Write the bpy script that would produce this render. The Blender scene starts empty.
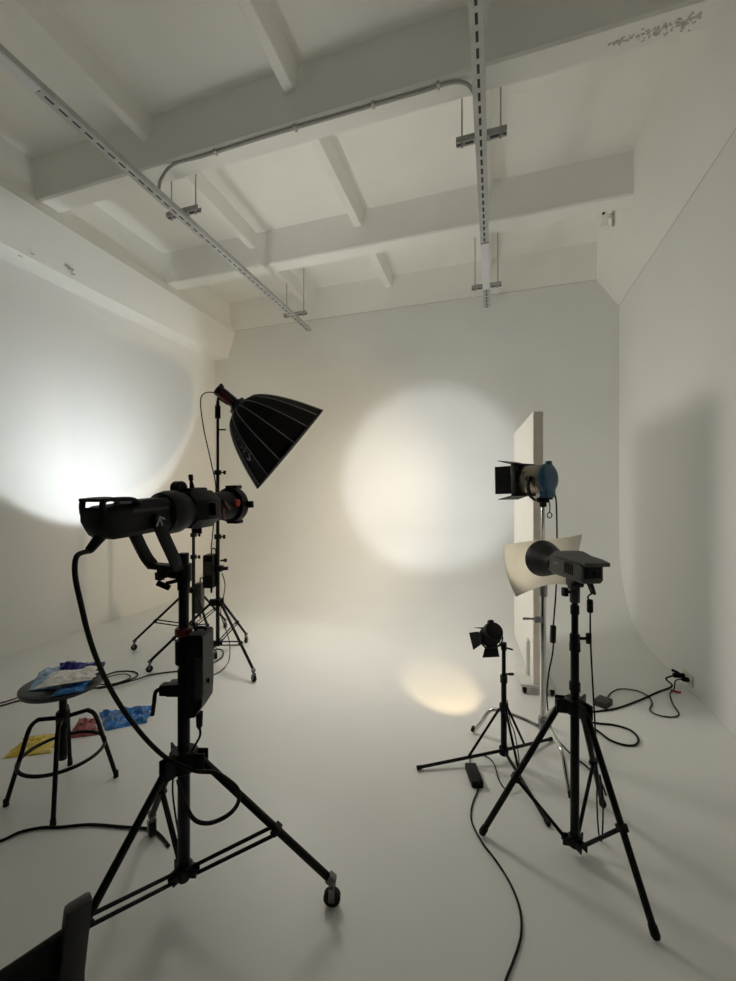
import bpy, bmesh, math, random
from mathutils import Vector, Matrix, noise

random.seed(7)
SC = bpy.context.scene
COL = SC.collection
V = Vector
PI = math.pi

# ------------------------------------------------------------------ camera frame
F, HY, H = 404.0, 495.0, 1.5              # focal length (px), horizon row, eye height
YAW = math.radians(17.3)
CA, SA = math.cos(YAW), math.sin(YAW)


def W(x, d, z):                           # metres right of / in front of the eye, height above the floor
    return V((CA * x - SA * d, SA * x + CA * d, z))


def PX(px, py, d):                        # a point seen at (px, py), d metres ahead
    return W((px - 368) / F * d, d, H - (py - HY) / F * d)


def FL(px, py, z=0.0):                    # a point at height z seen at (px, py)
    d = F * (H - z) / (py - HY)
    return W((px - 368) / F * d, d, z)


# ------------------------------------------------------------------ materials
def mat(name, col, rough=.5, metal=0.0, var=.06, scale=6.0, bump=0.0, bscale=60.0, spec=.5, sss=None, trans=0.0):
    m = bpy.data.materials.new(name)
    m.use_nodes = True
    nt = m.node_tree
    b = nt.nodes['Principled BSDF']
    b.inputs['Roughness'].default_value = rough
    b.inputs['Metallic'].default_value = metal
    b.inputs['Specular IOR Level'].default_value = spec
    b.inputs['Transmission Weight'].default_value = trans
    tc = nt.nodes.new('ShaderNodeTexCoord')
    n = nt.nodes.new('ShaderNodeTexNoise')
    n.inputs['Scale'].default_value = scale
    n.inputs['Detail'].default_value = 5
    nt.links.new(tc.outputs['Object'], n.inputs['Vector'])
    r = nt.nodes.new('ShaderNodeValToRGB')
    a = [max(0, c * (1 - var)) for c in col]
    z = [min(1, c * (1 + var)) for c in col]
    r.color_ramp.elements[0].position = .3
    r.color_ramp.elements[1].position = .7
    r.color_ramp.elements[0].color = (*a, 1)
    r.color_ramp.elements[1].color = (*z, 1)
    nt.links.new(n.outputs['Fac'], r.inputs['Fac'])
    nt.links.new(r.outputs['Color'], b.inputs['Base Color'])
    if bump:
        n2 = nt.nodes.new('ShaderNodeTexNoise')
        n2.inputs['Scale'].default_value = bscale
        n2.inputs['Detail'].default_value = 4
        nt.links.new(tc.outputs['Object'], n2.inputs['Vector'])
        bp = nt.nodes.new('ShaderNodeBump')
        bp.inputs['Strength'].default_value = bump
        bp.inputs['Distance'].default_value = .01
        nt.links.new(n2.outputs['Fac'], bp.inputs['Height'])
        nt.links.new(bp.outputs['Normal'], b.inputs['Normal'])
    return m


def emis(name, col, strength):
    m = bpy.data.materials.new(name)
    m.use_nodes = True
    b = m.node_tree.nodes['Principled BSDF']
    b.inputs['Base Color'].default_value = (.8, .8, .8, 1)
    b.inputs['Emission Color'].default_value = (*col, 1)
    b.inputs['Emission Strength'].default_value = strength
    return m


M = dict(
    wall=mat('white_wall_paint', (.87, .872, .858), .75, var=.012, scale=1.2, bump=.06, bscale=30, spec=.2),
    rearwall=mat('dark_unseen_wall', (.025, .025, .025), .8, var=.05, scale=1.5, bump=.06, bscale=30, spec=.2),  # unseen wall behind the camera, made near-black to soak up bounce light
    floor=mat('white_floor_paint', (.82, .825, .805), .42, var=.02, scale=1.5, bump=.015, bscale=25, spec=.35),
    beam=mat('white_ceiling_paint', (.92, .918, .885), .8, var=.02, scale=2.0, bump=.12, bscale=18, spec=.2),
    grime=mat('grimy_paint', (.52, .51, .48), .9, var=.3, scale=30),
    crack=mat('dark_crack', (.16, .15, .13), .9, var=.3, scale=30),
    black=mat('black_paint', (.0035, .0035, .0045), .5, var=.2, bump=.03, bscale=150, spec=.22),
    plastic=mat('black_plastic', (.0045, .0045, .005), .5, var=.15, bump=.05, bscale=200, spec=.22),
    rubber=mat('black_rubber', (.006, .006, .006), .65, var=.15, spec=.25),
    dgrey=mat('dark_grey_plastic', (.03, .03, .03), .5, var=.1, bump=.05, bscale=200, spec=.35),
    mgrey=mat('mid_grey_plastic', (.065, .066, .062), .5, var=.08, bump=.05, bscale=200, spec=.4),
    steel=mat('brushed_steel', (.35, .35, .36), .35, 1.0, var=.1, scale=20),
    caster=mat('caster_steel', (.17, .17, .17), .35, .8, var=.15, scale=20),
    chrome=mat('chrome', (.66, .66, .64), .22, 1.0, var=.05),
    satin=mat('satin_barrel_metal', (.24, .21, .16), .28, 1.0, var=.1),
    rail=mat('galvanised_rail', (.42, .43, .42), .5, .5, var=.12, scale=14),
    railw=mat('white_rail_cover', (.74, .74, .78), .5, var=.03),
    slot=mat('dark_slot', (.015, .015, .015), .8),
    conduit=mat('grey_conduit', (.44, .44, .42), .6, var=.08),
    blue=mat('blue_enamel', (.004, .06, .13), .38, var=.12),
    red=mat('red_anodised', (.32, .012, .015), .4, var=.12),
    redd=mat('dark_red_trim', (.10, .008, .010), .45, var=.15),
    fabric=mat('black_softbox_fabric', (.004, .004, .005), .8, spec=.15, var=.25, scale=15, bump=.08, bscale=90),
    seam=mat('grey_seam_tape', (.15, .15, .155), .6),
    logo=mat('faint_grey_print', (.42, .44, .44), .6),
    logod=mat('fainter_grey_print', (.13, .15, .14), .6),
    logol=mat('light_grey_print', (.35, .35, .35), .6),
    paper=mat('diffusion_paper', (.86, .83, .72), .7, var=.03, scale=9, bump=.05, bscale=12),
    board=mat('white_board', (.86, .85, .80), .7, var=.02, bump=.04, bscale=60),
    boardedge=mat('bare_board_edge', (.86, .80, .71), .8, var=.05, bump=.08, bscale=80),
    basew=mat('pale_base_plate', (.68, .68, .64), .5, var=.05),
    sling=mat('chair_fabric', (.035, .035, .032), .85, var=.2, scale=40, bump=.15, bscale=350),
    post=mat('chair_wood', (.032, .030, .030), .45, var=.2, scale=10, bump=.05),
    seat=mat('stool_seat_vinyl', (.02, .02, .023), .38, var=.15),
    bagblue=mat('blue_plastic_film', (.012, .17, .52), .16, var=.6, scale=25, bump=.25, bscale=40),  # strong tone variation paints in the sheen of the crinkles
    bagnavy=mat('navy_plastic_film', (.025, .02, .26), .2, var=.3, scale=25, bump=.25, bscale=40),
    bagsky=mat('pale_blue_plastic_film', (.36, .54, .90), .2, var=.4, scale=25, bump=.25, bscale=40),
    bagred=mat('wine_red_plastic_film', (.30, .06, .07), .16, var=.7, scale=30, bump=.25, bscale=40),
    bagyel=mat('yellow_gel_film', (.72, .52, .015), .2, var=.2, scale=20, bump=.2, bscale=40),
    white=mat('white_packet', (.93, .91, .86), .5, var=.06, scale=15, bump=.2, bscale=30),
    plate=mat('white_switch_plastic', (.72, .70, .62), .4, var=.04),
    lensc=emis('lit_lens_white', (1, .98, .93), 4),
    lensw=emis('lit_lens_warm', (1, .80, .52), 8),
    lensd=emis('lit_reflector_daylight', (.93, .97, 1.0), 8),
    diffu=emis('lit_diffuser', (1, .93, .82), 3),
)


def slotted(name, axis, pitch, length, half, src=(.42, .43, .42)):
    """galvanised strip whose underside carries a row of dark slots"""
    m = mat(name, src, .5, .15, var=.10, scale=14)
    nt = m.node_tree
    b = nt.nodes['Principled BSDF']
    tc = nt.nodes.new('ShaderNodeTexCoord')
    sp = nt.nodes.new('ShaderNodeSeparateXYZ')
    nt.links.new(tc.outputs['Object'], sp.inputs[0])

    def mth(op, a, v):
        n = nt.nodes.new('ShaderNodeMath')
        n.operation = op
        for i, q in enumerate((a, v)):
            if q is None:
                continue
            if isinstance(q, (int, float)):
                n.inputs[i].default_value = q
            else:
                nt.links.new(q, n.inputs[i])
        return n.outputs[0]
    al, ac = (sp.outputs['Y'], sp.outputs['X']) if axis == 'Y' else (sp.outputs['X'], sp.outputs['Y'])
    f = mth('FRACT', mth('MULTIPLY', mth('ADD', al, 20.0), 1 / pitch), None)
    on = mth('MULTIPLY', mth('LESS_THAN', f, length / pitch), mth('LESS_THAN', mth('ABSOLUTE', ac, None), half))
    mx = nt.nodes.new('ShaderNodeMix')
    mx.data_type = 'RGBA'
    old = b.inputs['Base Color'].links[0].from_socket
    nt.links.new(on, mx.inputs[0])
    nt.links.new(old, mx.inputs[6])
    mx.inputs[7].default_value = (.012, .012, .012, 1)
    nt.links.new(mx.outputs[2], b.inputs['Base Color'])
    nt.links.new(mth('MULTIPLY', mth('SUBTRACT', 1.0, on), .15), b.inputs['Metallic'])
    return m


M['railslot'] = slotted('slotted_rail', 'Y', .085, .055, .008, (.50, .51, .50))
M['barslot'] = slotted('slotted_bar', 'X', .085, .06, .012)

# ------------------------------------------------------------------ mesh builder
def basis(ax, up=(0, 0, 1)):
    ax = V(ax).normalized()
    up = V(up)
    if abs(ax.dot(up.normalized())) > .98:
        up = V((0, 1, 0))
    s = ax.cross(up).normalized()
    u = s.cross(ax).normalized()
    return s, ax, u                        # side, forward, up


class MB:
    def __init__(self):
        self.bm = bmesh.new()

    def box(self, c, size, B=None, bevel=0.0, taper=None):
        t = bmesh.new()
        bmesh.ops.create_cube(t, size=1.0)
        for v in t.verts:
            k = 1.0
            if taper and v.co.z > 0:
                k = taper
            v.co = V((v.co.x * size[0] * k, v.co.y * size[1] * k, v.co.z * size[2]))
        if bevel:
            bmesh.ops.bevel(t, geom=list(t.edges), offset=min(bevel, min(size) * .45), segments=2, profile=.6, affect='EDGES')
        if B is None:
            B = (V((1, 0, 0)), V((0, 1, 0)), V((0, 0, 1)))
        for v in t.verts:
            p = v.co
            v.co = V(c) + B[0] * p.x + B[1] * p.y + B[2] * p.z
        bmesh.ops.recalc_face_normals(t, faces=t.faces)
        self._merge(t)
        return self

    def _merge(self, t):
        me = bpy.data.meshes.new('tmp')
        t.to_mesh(me)
        t.free()
        self.bm.from_mesh(me)
        bpy.data.meshes.remove(me)

    def lathe(self, prof, o, ax, seg=24, up=(0, 0, 1), close=False, caps=True, phase=0.0, ksc=1.0):
        o = V(o)
        s, a, u = basis(ax, up)
        t = bmesh.new()
        rings = []
        for (h, r) in prof:
            rings.append([t.verts.new(o + a * (h * ksc) + (s * math.cos(2 * PI * k / seg + phase) + u * math.sin(2 * PI * k / seg + phase)) * max(r, 1e-5)) for k in range(seg)])
        n = len(rings)
        for i in range(n if close else n - 1):
            A, B_ = rings[i], rings[(i + 1) % n]
            for k in range(seg):
                t.faces.new((A[k], A[(k + 1) % seg], B_[(k + 1) % seg], B_[k]))
        if caps and not close:
            t.faces.new(rings[0])
            t.faces.new(rings[-1])
        bmesh.ops.recalc_face_normals(t, faces=t.faces)
        self._merge(t)
        return self

    def cyl(self, p0, p1, r0, r1=None, seg=16):
        p0, p1 = V(p0), V(p1)
        r1 = r0 if r1 is None else r1
        return self.lathe([(0, r0), ((p1 - p0).length, r1)], p0, p1 - p0, seg)

    def rod(self, p0, p1, r, seg=14, ch=.15):              # a cylinder with chamfered ends
        p0, p1 = V(p0), V(p1)
        L = (p1 - p0).length
        c = min(r * ch * 2, L * .2)
        return self.lathe([(0, r * (1 - ch)), (c, r), (L - c, r), (L, r * (1 - ch))], p0, p1 - p0, seg)

    def tube(self, pts, r, seg=8, closed=False):
        pts = [V(p) for p in pts]
        n = len(pts)
        t = bmesh.new()
        rings = []
        nrm = None
        for i, p in enumerate(pts):
            if closed:
                d = (pts[(i + 1) % n] - pts[i - 1]).normalized()
            else:
                d = (pts[min(i + 1, n - 1)] - pts[max(i - 1, 0)]).normalized()
            if nrm is None:
                nrm = d.orthogonal().normalized()
            nrm = (nrm - d * nrm.dot(d))
            nrm = nrm.normalized() if nrm.length > 1e-6 else d.orthogonal().normalized()
            b = d.cross(nrm)
            rr = r[i] if isinstance(r, (list, tuple)) else r
            rings.append([t.verts.new(p + (nrm * math.cos(2 * PI * k / seg) + b * math.sin(2 * PI * k / seg)) * rr) for k in range(seg)])
        for i in range(n if closed else n - 1):
            A, B_ = rings[i], rings[(i + 1) % n]
            off = 0
            if closed and i == n - 1:
                off = min(range(seg), key=lambda q: (A[0].co - B_[q].co).length)
            for k in range(seg):
                t.faces.new((A[k], A[(k + 1) % seg], B_[(k + 1 + off) % seg], B_[(k + off) % seg]))
        if not closed:
            t.faces.new(rings[0])
            t.faces.new(rings[-1])
        bmesh.ops.recalc_face_normals(t, faces=t.faces)
        self._merge(t)
        return self

    def flat(self, pts, w, h, side):                       # a flat bar swept along pts, width along `side`
        pts = [V(p) for p in pts]
        side = V(side).normalized()
        n = len(pts)
        t = bmesh.new()
        rings = []
        for i, p in enumerate(pts):
            d = (pts[min(i + 1, n - 1)] - pts[max(i - 1, 0)]).normalized()
            b = d.cross(side).normalized()
            rings.append([t.verts.new(p + side * x * w / 2 + b * y * h / 2) for x, y in ((-1, -.7), (-.8, -1), (.8, -1), (1, -.7), (1, .7), (.8, 1), (-.8, 1), (-1, .7))])
        for i in range(n - 1):
            for k in range(8):
                t.faces.new((rings[i][k], rings[i][(k + 1) % 8], rings[i + 1][(k + 1) % 8], rings[i + 1][k]))
        t.faces.new(rings[0])
        t.faces.new(rings[-1])
        bmesh.ops.recalc_face_normals(t, faces=t.faces)
        self._merge(t)
        return self

    def ball(self, c, r, seg=14):
        t = bmesh.new()
        bmesh.ops.create_uvsphere(t, u_segments=seg, v_segments=max(6, seg // 2), radius=r)
        for v in t.verts:
            v.co += V(c)
        self._merge(t)
        return self

    def prism(self, poly, off):                            # closed polygon (3D points) extruded by off
        t = bmesh.new()
        a = [t.verts.new(V(p)) for p in poly]
        b = [t.verts.new(V(p) + V(off)) for p in poly]
        t.faces.new(a)
        t.faces.new(b)
        n = len(a)
        for i in range(n):
            t.faces.new((a[i], a[(i + 1) % n], b[(i + 1) % n], b[i]))
        bmesh.ops.recalc_face_normals(t, faces=t.faces)
        self._merge(t)
        return self

    def sheet(self, P, nu, nv, thick=None, under=None):    # P(u, v) -> point; closed by an offset layer
        t = bmesh.new()
        top = [[V(P(i / nu, j / nv)) for j in range(nv + 1)] for i in range(nu + 1)]
        g = [[t.verts.new(p) for p in row] for row in top]
        if under:
            lo = [[V(under(p)) for p in row] for row in top]
        else:
            lo = []
            for i in range(nu + 1):
                row = []
                for j in range(nv + 1):
                    du = top[min(i + 1, nu)][j] - top[max(i - 1, 0)][j]
                    dv = top[i][min(j + 1, nv)] - top[i][max(j - 1, 0)]
                    n_ = du.cross(dv)
                    n_ = n_.normalized() if n_.length > 1e-9 else V((0, 0, 1))
                    row.append(top[i][j] - n_ * thick)
                lo.append(row)
        h = [[t.verts.new(p) for p in row] for row in lo]
        for i in range(nu):
            for j in range(nv):
                t.faces.new((g[i][j], g[i + 1][j], g[i + 1][j + 1], g[i][j + 1]))
                t.faces.new((h[i][j], h[i][j + 1], h[i + 1][j + 1], h[i + 1][j]))
        edge = [(i, 0) for i in range(nu)] + [(nu, j) for j in range(nv)] + [(i, nv) for i in range(nu, 0, -1)] + [(0, j) for j in range(nv, 0, -1)]
        for k in range(len(edge)):
            a, b = edge[k], edge[(k + 1) % len(edge)]
            t.faces.new((g[a[0]][a[1]], h[a[0]][a[1]], h[b[0]][b[1]], g[b[0]][b[1]]))
        bmesh.ops.recalc_face_normals(t, faces=t.faces)
        self._merge(t)
        return self

    def build(self, name, m, parent=None, label=None, kind=None, sharp=35):
        bm = self.bm
        pts = [v.co for v in bm.verts]
        lo = V([min(p[i] for p in pts) for i in range(3)])
        hi = V([max(p[i] for p in pts) for i in range(3)])
        c = (lo + hi) / 2
        if parent is None:
            c.z = lo.z
        for v in bm.verts:
            v.co -= c
        me = bpy.data.meshes.new(name)
        bm.to_mesh(me)
        bm.free()
        me.materials.append(M[m] if isinstance(m, str) else m)
        for p in me.polygons:
            p.use_smooth = True
        me.set_sharp_from_angle(angle=math.radians(sharp))
        o = bpy.data.objects.new(name, me)
        COL.objects.link(o)
        if parent is not None:
            o.parent = parent
            o.location = c - origin(parent)
        else:
            o.location = c
        if label:
            o['label'] = label
        if kind:
            o['kind'] = kind
        return o


def origin(o):
    p = V(o.location)
    while o.parent:
        o = o.parent
        p += V(o.location)
    return p


def thing(name, label, cat, loc, group=None):
    o = bpy.data.objects.new(name, None)
    o.empty_display_size = .05
    COL.objects.link(o)
    o.location = loc
    o['label'] = label
    o['category'] = cat
    if group:
        o['group'] = group
    return o


def tag(o, label, cat, group=None):
    o['label'] = label
    o['category'] = cat
    if group:
        o['group'] = group
    return o


def light(kind, name, loc, direction, power, color, parent=None, **kw):
    d = bpy.data.lights.new(name, kind)
    d.energy = power
    d.color = color
    for k, v in kw.items():
        setattr(d, k, v)
    o = bpy.data.objects.new(name, d)
    COL.objects.link(o)
    if direction is not None:
        o.rotation_euler = V(direction).to_track_quat('-Z', 'Y').to_euler()
    if parent:
        o.parent = parent
        o.location = V(loc) - origin(parent)
    else:
        o.location = loc
    return o


def curve(pts, n=8, closed=False):        # Catmull-Rom through the points
    pts = [V(p) for p in pts]
    out = []
    m = len(pts)
    for i in range(m if closed else m - 1):
        if closed:
            p0, p1, p2, p3 = pts[i - 1], pts[i], pts[(i + 1) % m], pts[(i + 2) % m]
        else:
            p0, p1, p2, p3 = pts[max(i - 1, 0)], pts[i], pts[i + 1], pts[min(i + 2, m - 1)]
        for k in range(n):
            t = k / n
            out.append(.5 * ((2 * p1) + (p2 - p0) * t + (2 * p0 - 5 * p1 + 4 * p2 - p3) * t * t + (3 * p1 - p0 - 3 * p2 + p3) * t ** 3))
    if not closed:
        out.append(pts[-1])
    return out


# ------------------------------------------------------------------ the room
XL, XR, YB, YF = -4.35, 1.44, 5.55, -1.3
ZS, ZB = 4.60, 4.22                        # slab and beam undersides
RC = 1.0                                   # radius of the cove at the foot of the back wall
YC = YB - RC


def structure(o):
    o['kind'] = 'structure'
    return o


structure(MB().box(((XL + XR) / 2, (YF + YC) / 2, -.05), (XR - XL + .2, YC - YF, .1)).build('floor', 'floor'))

# back wall with its cove, one closed section swept along X
sec = [(YC + RC * math.sin(a), RC - RC * math.cos(a)) for a in [PI / 2 * k / 40 for k in range(41)]]
sec += [(YB, 4.13)]
mb = MB()
poly = [V((XL, y, z)) for y, z in sec] + [V((XL, YB + .2, 4.13)), V((XL, YB + .2, -.1)), V((XL, YC, -.1))]
mb.prism(poly, (XR - XL, 0, 0))
structure(mb.build('wall_back', 'floor'))

# left wall + ledge beam along its top
wl = structure(MB().box((XL - .1, (YF + YB) / 2, 2.3), (.2, YB - YF + .4, 4.8)).build('wall_left', 'wall'))
prof = [(XL, 3.69), (-4.10, 3.70), (-3.96, 4.10), (-4.0, 4.20), (-4.05, 4.23), (-4.06, ZS + .05), (XL, ZS + .05)]
MB().prism([V((x, YF, z)) for x, z in prof], (0, YB + .2 - YF, 0)).build('ledge_beam', 'beam', wl)
mb = MB()
for (px, py, s) in ((71, 269, 1.0), (73, 274, .7), (67, 266, .6), (33, 254, .6), (20, 256, .5)):
    u = (px - 368) / F
    d = -4.06 / (-SA + CA * u)
    p = PX(px, py, d)
    mb.box(p, (.012, .05 * s, .022 * s), basis((0, 1, 0), (.35, 0, 1)), .004)
mb.build('chipped_paint', 'grime', wl)

# right wall + haunch along its top
wr = structure(MB().box((XR + .1, (YF + YB) / 2, 2.3), (.2, YB - YF + .4, 4.8)).build('wall_right', 'wall'))
prof = [(XR, 3.78), (1.21, 4.12), (1.20, ZS + .05), (XR, ZS + .05)]
MB().prism([V((x, YF, z)) for x, z in prof], (0, YB + .2 - YF, 0)).build('haunch', 'beam', wr)
MB().tube([(1.439, YF, 3.780), (1.439, YB, 3.780)], .0022, 6).build('seam_line', 'grime', wr)
structure(MB().box(((XL + XR) / 2, YF - .1, 2.3), (XR - XL + .4, .2, 4.8)).build('wall_front', 'rearwall'))

ceil = structure(MB().box(((XL + XR) / 2, (YF + YB) / 2 + .1, ZS + .1), (XR - XL + .4, YB - YF + .6, .2)).build('ceiling', 'beam'))


def beam(y0, y1, zb=ZB):
    mb = MB()
    x0, x1 = -4.12, 1.26
    c = .015
    prof = [(y0 - .03, ZS + .02), (y0 - .008, ZS - .08), (y0, zb + c), (y0 + c, zb), (y1 - c, zb), (y1, zb + c), (y1 + .008, ZS - .08), (y1 + .03, ZS + .02)]
    mb.prism([V((x0, y, z)) for y, z in prof], (x1 - x0, 0, 0))
    return mb.build('beam', 'beam', ceil)


Y1, Y2, BW = 2.66, 4.20, .19
beam(Y1, Y1 + BW)
beam(Y2, Y2 + BW)
beam(Y1 - 1.58, Y1 - 1.58 + BW)

MB().box(((-4.06 + 1.22) / 2, YB + .1, (4.133 + ZS) / 2 + .01), (5.3, .2, ZS - 4.133 + .03)).build('end_beam', 'beam', ceil)
mb = MB()
mb.tube([(-4.0, YB + .001, 4.132), (1.2, YB + .001, 4.132)], .003, 6)
mb.build('seam_line', 'grime', ceil)
bays = [(Y2 + BW - .01, YB + .02), (Y1 + BW - .01, Y2 + .01), (Y1 - 1.58 + BW - .01, Y1 + .01), (YF, Y1 - 1.57)]
for (a, b) in bays:
    for x in (-2.75, -1.42, -.09):
        z0 = 4.44
        prof = [(x - .045, z0 + .01), (x - .035, z0), (x + .035, z0), (x + .045, z0 + .01), (x + .075, ZS + .02), (x - .075, ZS + .02)]
        MB().prism([V((xx, a, z)) for xx, z in prof], (0, b - a, 0)).build('rib', 'beam', ceil)
# dirty, chipped patch on the underside of the nearer beam by the right wall
mb = MB()
for k in range(120):
    t = random.random()
    x = .66 + .46 * t
    y = Y1 + .10 + random.gauss(0, .008 + .016 * t)
    s = random.uniform(.003, .010) * (1 + t)
    mb.box((x, y, ZB + .001 - .00002 * k), (s * 1.6, s * .7, .003), basis((math.cos(k), math.sin(k), 0)))
mb.build('chipped_paint', 'grime', ceil)


# ------------------------------------------------------------------ ceiling rails
def ceiling_rail(x, label, solid):
    y0, y1, zr, w = -1.2, 5.46, 3.95, .072
    r = thing('ceiling_rail', label, 'rail', (x, (y0 + y1) / 2, zr), 'slotted rails hung from the ceiling')
    mb = MB()                              # a C channel
    mb.box((x, (y0 + y1) / 2, zr - .018), (w, y1 - y0, .004))
    for s in (-1, 1):
        mb.box((x + s * w / 2, (y0 + y1) / 2, zr), (.005, y1 - y0, .04))
        mb.box((x + s * (w / 2 - .008), (y0 + y1) / 2, zr + .018), (.016, y1 - y0, .004))
    mb.build('channel', 'railslot', r)
    for a, b in solid:
        mb = MB()
        mb.box((x, (a + b) / 2, zr - .026), (w + .008, b - a, .014), None, .004)
        mb.build('cover', 'railw', r)
    for yb in (Y1 - 1.3, 2.92, 5.02):
        mb = MB()
        zb = zr + .045
        L = .34
        mb.box((x, yb, zb - .018), (L, .045, .004))
        for s in (-1, 1):
            mb.box((x, yb + s * .022, zb), (L, .004, .04))
        mb.build('hanger_bar', 'barslot', r)
        for s in (-1, 1):
            mb = MB()
            mb.cyl((x + s * .13, yb, zb - .045), (x + s * .13, yb, ZS + .01), .006, seg=10)
            mb.lathe([(0, .012), (.012, .012)], (x + s * .13, yb, zb + .02), (0, 0, 1), 6)
            mb.lathe([(0, .012), (.012, .012)], (x + s * .13, yb, zb - .035), (0, 0, 1), 6)
            mb.build('hanger_rod', 'rail', r)
    return r


ceiling_rail(-2.615, 'grey slotted metal rail hung under the ceiling beams, the one nearer the left wall', [(-1.2, 1.72)])
ceiling_rail(-.085, 'grey slotted metal rail hung under the ceiling beams, the one nearer the right wall', [(4.05, 4.95)])

zc = ZB - .012
pts = [(-2.60, 2.63, 3.99), (-2.60, 2.66, 4.10), (-2.50, 2.685, zc), (-2.2, 2.69, zc), (-1.6, 2.685, zc), (-1.0, 2.69, zc), (-.5, 2.695, zc), (-.22, 2.70, zc - .005), (-.12, 2.76, zc - .06), (-.085, 2.81, 4.0)]
cd = thing('conduit', 'grey cable conduit running along the underside of the nearer ceiling beam between the two rails', 'conduit', (-1.3, 2.66, 4.0))
MB().tube(curve(pts), .012, 8).build('pipe', 'conduit', cd)
for x in (-2.1, -1.4, -.8, -.35):
    MB().box((x, 2.69, zc + .002), (.02, .045, .024), None, .004).build('clip', 'rail', cd)

bx = thing('pipe_stub', 'pale pipe stub with a dark mouth under the far beam beside the right wall', 'pipe', (1.06, 4.55, 3.9))
c = PX(604, 218, 4.25)
mb = MB()
mb.lathe([(0, .036), (.14, .036)], c - V((0, 0, .10)), (0, 0, 1), 18)
mb.lathe([(0, .045), (.02, .045)], c - V((0, 0, .11)), (0, 0, 1), 18)
mb.build('pipe', 'beam', bx)
MB().ball(c + V((-.01, -.028, .03)), .016).build('opening', 'slot', bx)
MB().box(c + V((.085, .01, -.02)), (.022, .03, .15), None, .004).build('bracket', 'grime', bx)
MB().box(c + V((.06, .05, .045)), (.25, .06, .02), None, .004).build('mounting_plate', 'beam', bx)

# ------------------------------------------------------------------ stands
UP = V((0, 0, 1))


def caster(leg, foot, d, big=1.0):
    """fork and wheel under the end of a leg; foot = contact point, d = outward direction"""
    r = .027 * big
    s, a, u = basis(d)
    mb = MB()
    mb.box(foot + UP * (r * 2 + .034) - d * .004, (.024 * big, .026 * big, .032), basis(d - UP * .8), .004)
    mb.cyl(foot + UP * (r * 2 + .012), foot + UP * (r * 2 - .004), .011, .009)
    for k in (-1, 1):
        mb.box(foot + s * k * .013 * big + UP * (r + .016), (.004, .02 * big, .044 * big), (s, a, UP), .002)
    f = mb.build('caster_fork', 'caster', leg)
    mb = MB()
    mb.lathe([(-.010 * big, r * .8), (-.008 * big, r), (.008 * big, r), (.010 * big, r * .8)], foot + UP * r, s, 20)
    mb.build('caster_wheel', 'rubber', leg)


def tripod(t, c, feet, hub_z, low_z, frac, leg_r, segs, casters=True, double=False, hub_r=.05, m='black', knobs=(), hub_size=None, foot_z=None):
    c = V((c.x, c.y, 0))
    # column: list of (z0, z1, radius)
    for (z0, z1, r) in segs:
        MB().rod(c + UP * z0, c + UP * z1, r, 20, .08).build('pole', m, t)
    mb = MB()
    hs = hub_size or (.045, .055)
    mb.lathe([(-hs[1] * .5, hs[0] * .8), (-hs[1] * .4, hs[0]), (hs[1] * .4, hs[0]), (hs[1] * .5, hs[0] * .8)], c + UP * hub_z, UP, 20)
    for f in feet:
        d = (V((f.x, f.y, 0)) - c).normalized()
        s, a, u = basis(d)
        for k in (-1, 1):
            mb.box(c + d * (hub_r + .004) + s * k * .016 + UP * hub_z, (.008, .05, hs[1] * .9), (s, a, UP), .003)
    mb.build('hub', m, t)
    mb = MB()
    mb.lathe([(-.022, segs[0][2] * 1.25), (-.018, segs[0][2] * 1.5), (.018, segs[0][2] * 1.5), (.022, segs[0][2] * 1.25)], c + UP * low_z, UP, 18)
    for f in feet:
        d = (V((f.x, f.y, 0)) - c).normalized()
        s, a, u = basis(d)
        for k in (-1, 1):
            mb.box(c + d * (segs[0][2] + .016) + s * k * .014 + UP * low_z, (.007, .032, .03), (s, a, UP), .002)
    mb.build('lower_collar', m, t)
    for f in feet:
        d = (V((f.x, f.y, 0)) - c).normalized()
        s, a, u = basis(d)
        top = c + d * (hub_r + .012) + UP * hub_z
        fz = foot_z if foot_z is not None else (.092 if casters else .012)
        bot = V((f.x, f.y, fz))
        mb = MB()
        mb.rod(top, bot, leg_r, 14)
        fr = frac[feet.index(f)] if isinstance(frac, (list, tuple)) else frac
        j = top + (bot - top) * fr
        mb.box(j, (leg_r * 2.4, .026, leg_r * 2.5), basis(bot - top), .003)
        leg = mb.build('leg', m, t)
        if casters:
            caster(leg, V((f.x, f.y, 0)) + d * .004, d, 1.15 if leg_r > .0115 else 1.0)
        else:
            e = (bot - top).normalized()
            MB().lathe([(-.03, leg_r * 1.2), (-.004, leg_r * 1.25), (.006, leg_r * .9)], bot, e, 14).build('rubber_foot', 'rubber', leg)
        mb = MB()
        q = c + d * (segs[0][2] + .016) + UP * low_z
        j2 = top + (bot - top) * fr
        if double:
            mb.rod(q + UP * .016, j2 + UP * .012 - d * .008, leg_r * .5, 10)
            mb.rod(q - UP * .016, j2 - UP * .014 + d * .008, leg_r * .5, 10)
        else:
            mb.rod(q, j2, leg_r * .62, 10)
        mb.build('brace', m, t)
    for (z, ang, L) in knobs:
        d = V((math.cos(ang), math.sin(ang), 0))
        mb = MB()
        mb.lathe([(-.02, .03), (.02, .03)], c + UP * z, UP, 18)
        mb.cyl(c + d * .02 + UP * z, c + d * (L - .01) + UP * z, .006, seg=10)
        s, a, u = basis(d)
        mb.box(c + d * L + UP * z, (.012, .022, .036), (s, a, UP), .004)
        mb.build('clamp_knob', m, t)


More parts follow.
